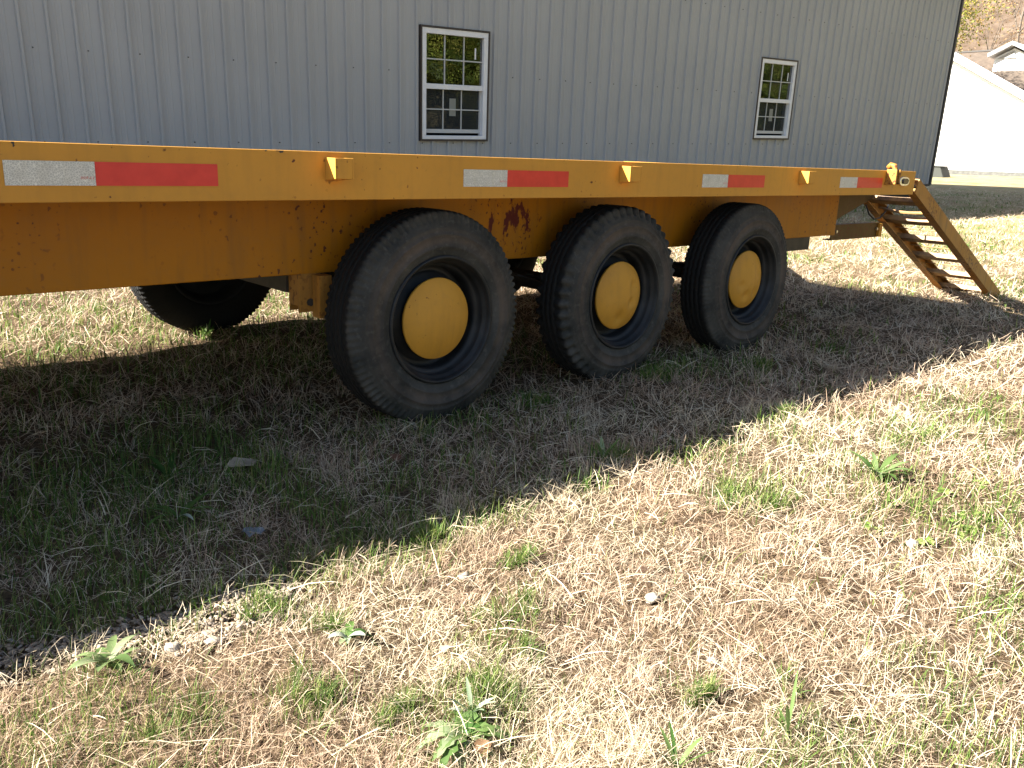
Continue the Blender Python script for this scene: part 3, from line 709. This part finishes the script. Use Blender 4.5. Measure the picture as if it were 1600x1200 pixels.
# ------------------------------------------------------------------ trees
def tree(name, base, h, label, group, leafc=None, nleaf=0, lsize=.12, spread=.5, seed=0, trunk_r=.16, lean=(0, 0), depth=4, droop=0.0, clump=.45):
    rs = random.Random(seed); t = empty(name, base); tag(t, label, 'tree', group)
    mb = MB(); tips = []
    def grow(p, d, ln, r, lev):
        nseg = 4 if lev == 0 else 3
        pts = [p]; rd = [r]
        for i in range(nseg):
            d = (d + Vector((rs.uniform(-1, 1), rs.uniform(-1, 1), rs.uniform(-.5, .8) - droop * lev * .5)) * (.10 + .07 * lev)).normalized()
            p = p + d * ln / nseg; pts.append(p); rd.append(r * (1 - .55 * (i + 1) / nseg))
        mb.tube(pts, rd, 7 if lev == 0 else (5 if lev < 3 else 3), False)
        if lev >= depth - 1: tips.extend(pts[1:])
        if lev >= depth: return
        nb = 5 if lev == 0 else rs.randint(3, 4)
        for k in range(nb):
            i = rs.randint(max(1, nseg - 2), nseg) if lev else rs.randint(2, nseg)
            ang = rs.uniform(0, 6.28); o = d.orthogonal().normalized(); o2 = d.cross(o)
            nd = (d * rs.uniform(.5, .9) + (o * math.cos(ang) + o2 * math.sin(ang)) * (spread + .3 * rs.random())).normalized()
            grow(pts[i], nd, ln * rs.uniform(.5, .72), rd[i] * .68, lev + 1)
    b = Vector(base); grow(b - Vector((0, 0, .2)), Vector((lean[0], lean[1], 1)).normalized(), h * .42, trunk_r, 0)
    mb.smooth = True
    mb.build('trunk', 'bark', t)
    if nleaf:
        r2 = np.random.default_rng(seed); tp = np.array([tuple(p) for p in tips])
        c = tp[r2.integers(0, len(tp), nleaf)] + r2.normal(0, clump, (nleaf, 3)) * np.array([1, 1, .8])
        a1 = r2.normal(size=(nleaf, 3)); a1 /= np.linalg.norm(a1, axis=1)[:, None]
        a2 = np.cross(a1, r2.normal(size=(nleaf, 3))); a2 /= np.linalg.norm(a2, axis=1)[:, None]
        sz = lsize * r2.uniform(.6, 1.3, (nleaf, 1))
        V = np.stack([c - a1 * sz, c + a2 * sz * .45, c + a1 * sz, c - a2 * sz * .45], 1).reshape(-1, 3) - np.array(b)
        cl = np.array(leafc); ci = cl[r2.integers(0, len(cl), nleaf)] * r2.uniform(.7, 1.25, (nleaf, 1))
        me_ = np_mesh('crown', V, np.arange(nleaf * 4), np.full(nleaf, 4), np.repeat(ci, 4, 0))
        link_mesh('crown', me_, 'leaf', t)
    return t
YG = [(.20, .20, .035), (.28, .24, .05), (.13, .15, .03), (.33, .22, .07)]
GR = [(.10, .15, .025), (.16, .20, .03), (.22, .22, .045), (.07, .11, .02)]
BR = [(.30, .19, .10), (.24, .15, .08), (.36, .25, .14)]
def on(x, y): return (x, y, float(terrain(x, y)))
tree('autumn_tree', on(57, 23.6), 15, 'yellow green autumn tree rising beside the grey building corner', 'trees beyond the buildings', YG, 26000, .085, .7, 3, .22, (0, -.12), 4, 0, .6)
tree('autumn_tree', on(74, 32.5), 14, 'rust and green autumn tree behind the yellow green one', 'trees beyond the buildings', YG + BR, 18000, .09, .7, 5, .22, (0, 0), 4, 0, .6)
for i, (tx, ty, th_, lb) in enumerate(((76, 22.6, 12, 'bare grey tree standing just behind the far house gable'), (84, 28, 13, 'bare tree on the brown hillside behind the yellow green tree'),
        (92, 24.5, 13, 'bare tree high on the brown hillside right of the green foliage'), (98, 30.5, 12, 'slim bare tree far up the leaf covered hillside'),
        (104, 26, 12, 'topmost bare tree in view on the brown hillside'), (88, 19.5, 13, 'bare tree on the hillside at the right edge'), (112, 31, 12, 'faint bare tree at the top of the hillside beside the grey building'))):
    tree('bare_tree', on(tx, ty), th_, lb, 'bare trees on the hillside', BR, 500, .12, .45, 20 + i, .16, (random.uniform(-.1, .1), random.uniform(-.1, .1)), 4, 0, .5)
# green trees behind the photographer: they show as reflections in the windows
for i, (tx, ty, th_, lb) in enumerate(((19, -13, 11, 'leafy green tree mirrored in the left window'), (26, -15, 12, 'taller leafy green tree mirrored beside it in the left window'), (39, -14, 12, 'leafy tree mirrored in the right window'), (50, -16, 13, 'farther leafy tree mirrored in the right window'))):
    tree('leafy_tree', on(tx, ty), th_, lb, 'trees across from the building', GR, 9000, .24, .8, 40 + i, .2, (0, 0), 4, .35, .6)

for i, (tx, ty, lb) in enumerate(((14, -11.5, 'low shrub mirrored at the left of the left window'), (20, -11, 'broad shrub mirrored in the middle of the left window'), (26, -12, 'shrub mirrored at the right of the left window'), (33, -12, 'low shrub mirrored at the left of the right window'), (40, -12, 'shrub mirrored in the middle of the right window'), (47, -13, 'shrub mirrored at the right of the right window'))):
    tree('shrub', on(tx, ty), 5.5, lb, 'shrubs across from the building', [(c_[0] * .6, c_[1] * .6, c_[2] * .6) for c_ in GR], 9000, .2, 1.1, 60 + i, .09, (0, 0), 4, .5, .6)
# ------------------------------------------------------------------ grass
HEAD = math.atan2(f_.y, f_.x)
greens = [(.69, -.66, .05), (.617, -.965, .045), (.434, -.876, .06), (.888, .30, .26), (.68, -.18, .18), (.5, .0, .25), (.78, .06, .24), (.62, .2, .25), (.9, -.12, .10), (.5, -.33, .1), (1.35, 2.55, .3), (1.15, 2.15, .2), (1.9, 2.4, .25), (2.3, 2.3, .2), (1.75, 1.95, .2), (1.73, .0, .12), (1.867, -.47, .05), (2.33, -1.30, .22), (2.42, -1.06, .12),
          (.76, -1.14, .08), (2.0, -.9, .10), (1.15, -.45, .06), (1.25, -.30, .1), (1.6, 2.2, .3), (1.2, 2.6, .35), (3.9, -.15, .10), (3.2, -.45, .07), (2.6, -.6, .06), (3.0, .0, .2), (.85, -.5, .08), (3.4, -1.0, .25), (1.05, -.95, .05), (.95, -1.02, .05), (.25, -.45, .12)]
gravel_c = [(.68, -.59, .10, .045), (.47, -.56, .14, .05), (.30, -.52, .12, .05), (.60, -.66, .10, .05)]
def green_field(x, y):
    g = np.clip((vnoise(x, y, 1.7, 7) * .5 + vnoise(x, y, 6.1, 8) * .5 - .60) * 5, 0, .6) * (1 + .8 * (y > -.55) * ((x < 1.05) | (y > 1.2)) - .6 * ((y > -.5) & (y < .4) & (x > 1.1) & (x < 5)))
    far = np.hypot(x, y + 2) > 3.2
    g = np.maximum(g, np.where(far, np.clip((vnoise(x, y, .55, 9) - .56) * 3, 0, .5), 0))
    for cx, cy, r in greens: g = np.maximum(g, .95 * np.exp(-((x - cx) ** 2 + (y - cy) ** 2) / r ** 2 * (0.7 + .6 * vnoise(x, y, 9, 10))))
    return g
def gravel_field(x, y):
    g = np.zeros_like(x)
    for cx, cy, rx, ry in gravel_c: g = np.maximum(g, np.exp(-(((x - cx) / rx) ** 2 + ((y - cy) / ry) ** 2)))
    return g
def under_field(x, y): return np.clip(np.minimum(y + .1, 2.1 - y) * 3, 0, 1) * (x < 5)
def polar(n, r0, r1, fan=1.12):
    r = np.exp(rng.uniform(math.log(r0), math.log(r1), n)); a_ = HEAD + rng.uniform(-fan, fan, n)
    return CAM.x + r * np.cos(a_), CAM.y + r * np.sin(a_), r
straw = np.array([(.57, .46, .315), (.48, .365, .235), (.65, .555, .40), (.42, .29, .19), (.55, .41, .27), (.33, .215, .135), (.62, .53, .385)])
greenc = np.array([(.075, .14, .022), (.11, .18, .035), (.17, .22, .055), (.05, .10, .018), (.21, .225, .07)])
def blades(name, x, y, r, phi, th0, th1, L, w, z0, c, label, short=False):
    n = len(x); zz = gz(x, y) + z0
    tm = (th0 + th1) / 2
    dirx, diry = np.cos(phi), np.sin(phi)
    P = [np.stack([x, y, zz], 1)]
    for t_, fr_ in ((th0, .4), (tm, .35), (th1, .25)):
        s_ = np.sin(t_) * L * fr_; c_ = np.cos(t_) * L * fr_
        P.append(P[-1] + np.stack([dirx * s_, diry * s_, c_], 1))
    tw = rng.uniform(-.9, .9, n)
    sx_, sy_, sz_ = -diry * np.cos(tw), dirx * np.cos(tw), np.sin(tw)
    S = np.stack([sx_, sy_, sz_], 1) * (w / 2)[:, None]
    fl = gz(P[3][:, 0], P[3][:, 1]) + .002 + rng.uniform(0, .006, n)
    for k in (1, 2, 3): P[k][:, 2] = np.maximum(P[k][:, 2], fl)
    if short:
        V = np.stack([P[0] - S * .8, P[0] + S * .8, P[2] - S * .8, P[2] + S * .8, P[3]], 1).reshape(-1, 3)
        b = (np.arange(n) * 5)[:, None]
        lp = np.concatenate([b + np.array([[0, 1, 3, 2]]), b + np.array([[2, 3, 4]])], 1).ravel()
        o = link_mesh(name, np_mesh(name, V, lp, np.tile([4, 3], n), np.repeat(c, 5, 0)), 'blade')
        tag(o, label, 'grass', kind='stuff'); return o
    V = np.stack([P[0] - S, P[0] + S, P[1] - S * .95, P[1] + S * .95, P[2] - S * .65, P[2] + S * .65, P[3]], 1).reshape(-1, 3)
    b = (np.arange(n) * 7)[:, None]
    lp = np.concatenate([b + np.array([[0, 1, 3, 2]]), b + np.array([[2, 3, 5, 4]]), b + np.array([[4, 5, 6]])], 1).ravel()
    tot = np.tile([4, 4, 3], n)
    o = link_mesh(name, np_mesh(name, V, lp, tot, np.repeat(c, 7, 0)), 'blade')
    tag(o, label, 'grass', kind='stuff'); return o
def dscale(r): return np.clip(r / 1.6, .75, 9)
def cluster(n, r0, r1, per, spread):
    k = n // per; cx, cy, r = polar(k, r0, r1)
    sp = spread * np.clip(r / 2, .8, 4)
    x = np.repeat(cx, per) + rng.normal(0, 1, k * per) * np.repeat(sp, per); y = np.repeat(cy, per) + rng.normal(0, 1, k * per) * np.repeat(sp, per)
    ph = np.arctan2(y - np.repeat(cy, per), x - np.repeat(cx, per)) + rng.normal(0, .7, k * per)
    return x, y, np.repeat(r, per), ph, np.repeat(rng.uniform(0, 1, k), per)
def colour(x, y, u, kind):
    n = len(x); cc = straw[np.minimum((np.abs(u * .55 + rng.uniform(0, .6, n)) * len(straw)).astype(int) % len(straw), len(straw) - 1)].copy()
    brown = np.clip((vnoise(x, y, 3.4, 12) - .52) * 2.4, 0, .5)[:, None]
    # redder thatch towards the lower left
    lowl = np.clip((.62 - np.hypot(x - .22, y + .95)) * 1.6, 0, .65)[:, None]
    bb = np.maximum(brown * .8, lowl)
    cc = cc * (1 - bb) + np.array([(.36, .225, .125)]) * bb
    pale = np.clip((vnoise(x, y, 3.1, 14) - .62) * 4, 0, .6)[:, None]
    cc = cc * (1 - pale) + np.array([(.66, .56, .38)]) * pale
    return (cc * .94 + .055) * rng.uniform(.78, 1.22, (n, 1))
NA, NB_, NC, ND = 390000, 150000, 115000, 4500
# 1 matted dead grass
x, y, r = polar(NA, .55, 26); k = (rng.uniform(0, 1, NA) > gravel_field(x, y) * .80) & (rng.uniform(0, 1, NA) > .35 * under_field(x, y)) & (rng.uniform(0, 1, NA) > .62 * green_field(x, y)); x, y, r = x[k], y[k], r[k]; n = len(x); s = dscale(r)
th0 = rng.uniform(.75, 1.5, n); th1 = th0 + rng.normal(.15, .35, n)
blades('matted_dry_grass', x, y, r, rng.uniform(0, 6.283, n), th0, np.clip(th1, .3, 1.75), rng.uniform(.011, .044, n) * np.clip(s, 1, 2.2), rng.uniform(.0007, .00145, n) * s, rng.uniform(0, 1, n) ** 1.5 * .026, colour(x, y, rng.uniform(0, 1, n), 0), 'matted straw coloured dead grass covering the whole yard', True)
# 2 tufted dead grass
x, y, r, ph, u = cluster(NB_, .55, 24, 26, .016); k = (rng.uniform(0, 1, len(x)) > gravel_field(x, y)) & (rng.uniform(0, 1, len(x)) > .5 * under_field(x, y)) & (rng.uniform(0, 1, len(x)) > .75 * green_field(x, y)); x, y, r, ph, u = [q_[k] for q_ in (x, y, r, ph, u)]; n = len(x); s = dscale(r)
th0 = np.abs(rng.normal(.45, .35, n)); th1 = th0 + np.abs(rng.normal(.5, .4, n))
blades('tufted_dry_grass', x, y, r, ph, th0, np.clip(th1, 0, 1.9), rng.uniform(.018, .05, n) * np.clip(s, 1, 1.5), rng.uniform(.0006, .0013, n) * s, np.zeros(n), colour(x, y, u, 1), 'upright tufts of tan dry grass across the yard')
# 3 green grass
x, y, r = polar(int(NC * 2.6), .55, 24); g = green_field(x, y); k = (rng.uniform(0, 1, len(x)) < g * .95 + .03) & (gravel_field(x, y) < .6); x, y, r = x[k][:NC], y[k][:NC], r[k][:NC]; n = len(x); s = dscale(r)
th0 = np.abs(rng.normal(.25, .25, n)); th1 = th0 + np.abs(rng.normal(.45, .4, n))
tufts = [(.692, -.668, .03), (.75, -.79, .032), (.617, -.965, .04), (.60, -.93, .03), (.434, -.876, .03), (.80, -1.125, .045), (.84, -1.10, .03), (1.04, -1.0, .035), (.97, -1.08, .025), (1.13, -.58, .02), (1.87, -.50, .03), (2.75, -.57, .03), (2.1, -.85, .05), (1.9, -.95, .04), (2.9, -1.0, .07), (1.2, -.82, .025), (1.1, -1.35, .025), (1.25, -1.45, .02), (.36, -.98, .03), (.7, -1.05, .02), (1.6, .05, .07), (2.0, .06, .06), (2.7, .0, .08), (3.4, -.05, .1), (1.62, 1.66, .03)]
tx_, ty_ = [], []
for a_, b_, r_t in tufts:
    for q_ in range(rng.integers(2, 5)):
        k_ = int(rng.uniform(25, 110)); ox, oy = rng.normal(0, r_t * 1.0), rng.normal(0, r_t * .8); sp_ = r_t * rng.uniform(.2, .75)
        tx_.append(rng.normal(a_ + ox, sp_, k_)); ty_.append(rng.normal(b_ + oy, sp_ * .8, k_))
tx_ = np.concatenate(tx_); ty_ = np.concatenate(ty_); nt = len(tx_)
x = np.concatenate([x, tx_]); y = np.concatenate([y, ty_]); r = np.hypot(x - CAM.x, y - CAM.y); s = dscale(r)
th0 = np.concatenate([th0, np.abs(rng.normal(.3, .25, nt))]); th1 = np.concatenate([th1, np.abs(rng.normal(.8, .4, nt))]); n = len(x)
gc = greenc[rng.integers(0, len(greenc), n)] * rng.uniform(.75, 1.25, (n, 1))
blades('green_grass', x, y, r, rng.uniform(0, 6.283, n), th0, np.clip(th1, 0, 1.7), rng.uniform(.022, .055, n) * np.clip(s, 1, 1.4), rng.uniform(.0011, .0022, n) * s, np.zeros(n), gc, 'patches of fresh green grass among the dead grass')
# 4 long bleached stalks lying about
x, y, r = polar(ND, .6, 9); k = gravel_field(x, y) < .5; x, y, r = x[k], y[k], r[k]; n = len(x)
blades('bleached_stalks', x, y, r, rng.uniform(0, 6.283, n), rng.uniform(.9, 1.45, n), rng.uniform(1.3, 1.9, n), rng.uniform(.05, .13, n), rng.uniform(.0012, .0026, n) * np.clip(r / 1.8, .8, 2.5), rng.uniform(.004, .022, n), np.array([(.66, .57, .40)]) * rng.uniform(.65, 1.15, (n, 1)), 'long bleached grass stalks lying on the lawn')

# ------------------------------------------------------------------ gravel, stones, weeds, litter
def pebble(sub=1, seed=0, sq=.65):
    import bmesh
    b = bmesh.new(); bmesh.ops.create_icosphere(b, subdivisions=sub, radius=1); rs = random.Random(seed)
    for v_ in b.verts: v_.co *= rs.uniform(.62, 1.2); v_.co.z *= sq; v_.co.x *= 1.25
    V = np.array([tuple(v_.co) for v_ in b.verts]); Fc = np.array([[v_.index for v_ in f.verts] for f in b.faces]); b.free(); return V, Fc
Vs, Fs, Cs = [], [], []; base_n = 0
peb = [pebble(1, i) for i in range(6)]
stc = np.array([(.27, .21, .15), (.19, .145, .10), (.34, .29, .23), (.23, .165, .11), (.15, .12, .10)])
for i in range(1900):
    cx, cy, rx, ry = gravel_c[rng.choice(len(gravel_c), p=[.33, .3, .18, .19])]
    px_, py_ = cx + rng.normal() * rx * .62, cy + rng.normal() * ry * .62
    V, Fc = peb[rng.integers(6)]; sz = rng.uniform(.0022, .0062) * (1.3 if rng.random() < .1 else 1); an = rng.uniform(0, 6.28)
    ca, sa = math.cos(an), math.sin(an)
    W = np.stack([V[:, 0] * ca - V[:, 1] * sa * .8, V[:, 0] * sa + V[:, 1] * ca * .8, V[:, 2]], 1) * sz
    W += np.array([px_, py_, float(gz(px_, py_)) + sz * .35 + rng.uniform(0, .004)])
    Vs.append(W); Fs.append(Fc + base_n); base_n += len(V); Cs.append(np.repeat(stc[rng.integers(5)][None] * rng.uniform(.75, 1.2), len(V), 0))
Fs = np.concatenate(Fs)
tag(link_mesh('gravel', np_mesh('gravel', np.concatenate(Vs), Fs.ravel(), np.full(len(Fs), 3), np.concatenate(Cs)), 'stone'), 'small tan gravel showing through the thin grass along the shadow edge', 'gravel', kind='stuff')
for i, (px_, py_, sz, lb) in enumerate(((1.311, -1.097, .016, 'white rounded stone lying in the sunlit dry grass'), (1.073, -.781, .013, 'flat pale stone in sunlit grass near the shadow edge'), (1.23, -1.30, .010, 'tiny pale pebble in front of the white stone'),
        (.50, -.665, .013, 'pale pebble beside the leafy weed on the gravel'), (.56, -.70, .012, 'tan pebble just right of the gravel weed'), (2.05, -1.32, .018, 'pale stone among the clover on the right'), (.36, -.05, .012, 'brown pebble in shade at the left edge'))):
    V, Fc = pebble(2, 60 + i, .6); W = V * sz
    o = link_mesh('stone', np_mesh('stone', W, Fc.ravel(), np.full(len(Fc), 3), smooth=True), 'pale_stone', None, (px_, py_, float(gz(px_, py_)) + sz * .3 + .004)); tag(o, lb, 'stone', 'loose stones in the grass')
def leaf_mesh(L, w, droop, seed, jag=0.0, fold=.25):
    rs = np.random.default_rng(seed); n_ = 9; V = []; 
    for i in range(n_):
        t_ = i / (n_ - 1); hw = w * (math.sin(math.pi * min(1, t_ ** .8 * .97 + .03)) ** .8) * (1 + jag * (1 if i % 2 else -1) + rs.normal(0, .06)) + .0006
        xx = L * t_; zz = L * (.75 * t_ - droop * t_ * t_)
        V += [(xx, -hw, zz + hw * fold), (xx, 0, zz), (xx, hw, zz + hw * fold)]
    V = np.array(V); q = []
    for i in range(n_ - 1):
        for j in range(2): q.append((i * 3 + j, i * 3 + j + 1, i * 3 + 4 + j, i * 3 + 3 + j))
    return V, np.array(q)
def weed(px_, py_, nl, L, w, cols, label, seed, droop=.75, jag=0., group='broadleaf weeds in the lawn', up=.0):
    b = (px_, py_, float(gz(px_, py_)) + .002); t = empty('weed', b); tag(t, label, 'weed', group); rs = np.random.default_rng(seed)
    for i in range(nl):
        l_ = L * rs.uniform(.6, 1.15); V, q = leaf_mesh(l_, w * rs.uniform(.7, 1.2), droop * rs.uniform(.7, 1.2), seed * 50 + i, jag)
        V[:, 2] += V[:, 0] * up * rs.uniform(.3, 1.2)
        an = 6.283 * i / nl + rs.normal(0, .35); ca, sa = math.cos(an), math.sin(an)
        W = np.stack([V[:, 0] * ca - V[:, 1] * sa, V[:, 0] * sa + V[:, 1] * ca, V[:, 2] + rs.uniform(.002, .012)], 1)
        c = np.array(cols[rs.integers(len(cols))]) * rs.uniform(.8, 1.2)
        link_mesh('leaf', np_mesh('leaf', W, q.ravel(), np.full(len(q), 4), np.repeat(c[None], len(W), 0), True), 'leaf', t)
    MB().tube([(b[0], b[1], b[2] - .01), (b[0], b[1], b[2] + .012)], [.005, .003], 6).build('stem', 'leaf_stem', t)
M['leaf_stem'] = Mat('leaf_stem', .7, (.12, .14, .04)).m
PG = [(.15, .21, .08), (.24, .29, .15), (.09, .15, .045)]; DG = [(.045, .10, .02), (.075, .135, .03), (.11, .17, .05)]; SV = [(.38, .42, .33), (.25, .32, .2)]
weed(.395, -.655, 11, .065, .0085, PG, 'pale leafy weed on the gravel at the lower left shadow edge', 3, .7, 0, up=.2)
weed(.745, -.845, 9, .042, .0075, SV + PG + DG, 'silvery broadleaf weed with upright leaf in the sunlit grass', 4, .65, .0, up=.25)
weed(.745, -1.175, 17, .075, .010, DG + DG + PG, 'large toothed green rosette weed at the bottom centre', 5, .80, .34)
weed(.785, -1.145, 6, .042, .0045, SV, 'grey dried leaves curling up behind the large rosette weed', 6, .5, .1, up=.5)
weed(.93, -1.44, 7, .05, .0028, DG, 'narrow bladed green weed cut by the bottom edge', 7, .45, 0, up=.9)
weed(2.42, -1.06, 16, .11, .008, DG + PG, 'large spiky green tuft in the dry grass at the right', 8, .6, 0, up=.45)
weed(1.14, -1.50, 5, .045, .0024, DG, 'small upright green blades near the lower right', 9, .3, 0, up=1.2)
weed(1.87, -.475, 6, .06, .005, DG + PG, 'sprig of green blades standing on the shadow edge', 10, .3, 0, up=1.1)
weed(.80, .10, 8, .10, .006, DG, 'long dark green blades lying in the shade left of the front wheel', 11, .6, 0, up=.2)
weed(.72, -.16, 7, .10, .0055, SV + DG, 'long grey green blades in the shade above the gravel', 12, .65, 0, up=.1)
weed(1.60, 1.655, 7, .05, .004, PG + DG, 'small green sprig growing in front of the far wheel under the trailer', 13, .3, 0, up=.9)
for i in range(12):
    cx, cy = 2.25 + rng.normal() * .16, -1.32 + rng.normal() * .07
    weed(cx, cy, 5, .028, .008, [(.24, .32, .08), (.17, .26, .05)], 'low clump of bright clover in the bleached grass at the right', 100 + i, .7, 0, group='clover clumps on the right')
# fallen leaves and litter
for i, (px_, py_, L, lb, cc) in enumerate(((.735, -1.235, .034, 'brown dead leaf below the large rosette weed', (.22, .13, .07)), (.86, -.98, .026, 'pale curled dead leaf in the sunny grass', (.55, .47, .36)), (1.36, -1.02, .028, 'dark curled leaf near the white stone', (.10, .06, .04)),
        (2.55, -1.13, .04, 'dark brown curled leaf beside the spiky green tuft', (.16, .10, .07)), (1.45, -.98, .024, 'small dark leaf in the dry grass behind the white stone', (.09, .055, .035)), (1.33, -.18, .045, 'reddish dead leaf in the shade before the front wheel', (.2, .1, .06)))):
    V, q = leaf_mesh(L, L * .36, .55, 300 + i, .12, .5)
    an = rng.uniform(0, 6.28); ca, sa = math.cos(an), math.sin(an)
    V = np.stack([V[:, 0] * ca - V[:, 1] * sa, V[:, 0] * sa + V[:, 1] * ca, V[:, 2] * .5], 1)
    o = link_mesh('fallen_leaf', np_mesh('fallen_leaf', V, q.ravel(), np.full(len(q), 4), np.repeat(np.array([cc]), len(V), 0), True), 'leaf', None, (px_, py_, float(gz(px_, py_)) + .022)); tag(o, lb, 'leaf', 'fallen leaves on the lawn')
z_ = float(gz(.966, .03)) + .03
o = MB().add([(.925, .035, z_), (.985, -.012, z_ + .006), (1.012, .022, z_ + .004), (.962, .058, z_ + .012), (.925, .035, z_ - .003), (.985, -.012, z_ + .003), (1.012, .022, z_ + .001), (.962, .058, z_ + .009)],
             [(0, 1, 2, 3), (7, 6, 5, 4), (0, 4, 5, 1), (1, 5, 6, 2), (2, 6, 7, 3), (3, 7, 4, 0)]).build('cardboard_scrap', 'cardboard', None, (.966, .03, z_))
tag(o, 'flat brownish scrap lying in the shaded grass left of the front wheel', 'scrap')
z_ = float(gz(.814, -.343)) + .018
sc = MB(); nn = 7
for i in range(nn):
    for j in range(nn):
        sc.v.append((.795 + .042 * i / (nn - 1), -.365 + .04 * j / (nn - 1), z_ + .010 * random.random()))
for i in range(nn - 1):
    for j in range(nn - 1): sc.f.append((i * nn + j, (i + 1) * nn + j, (i + 1) * nn + j + 1, i * nn + j + 1))
o = sc.build('plastic_scrap', 'plastic_scrap', None, (.814, -.343, z_)); tag(o, 'crumpled bluish plastic scrap in the shaded grass', 'scrap')
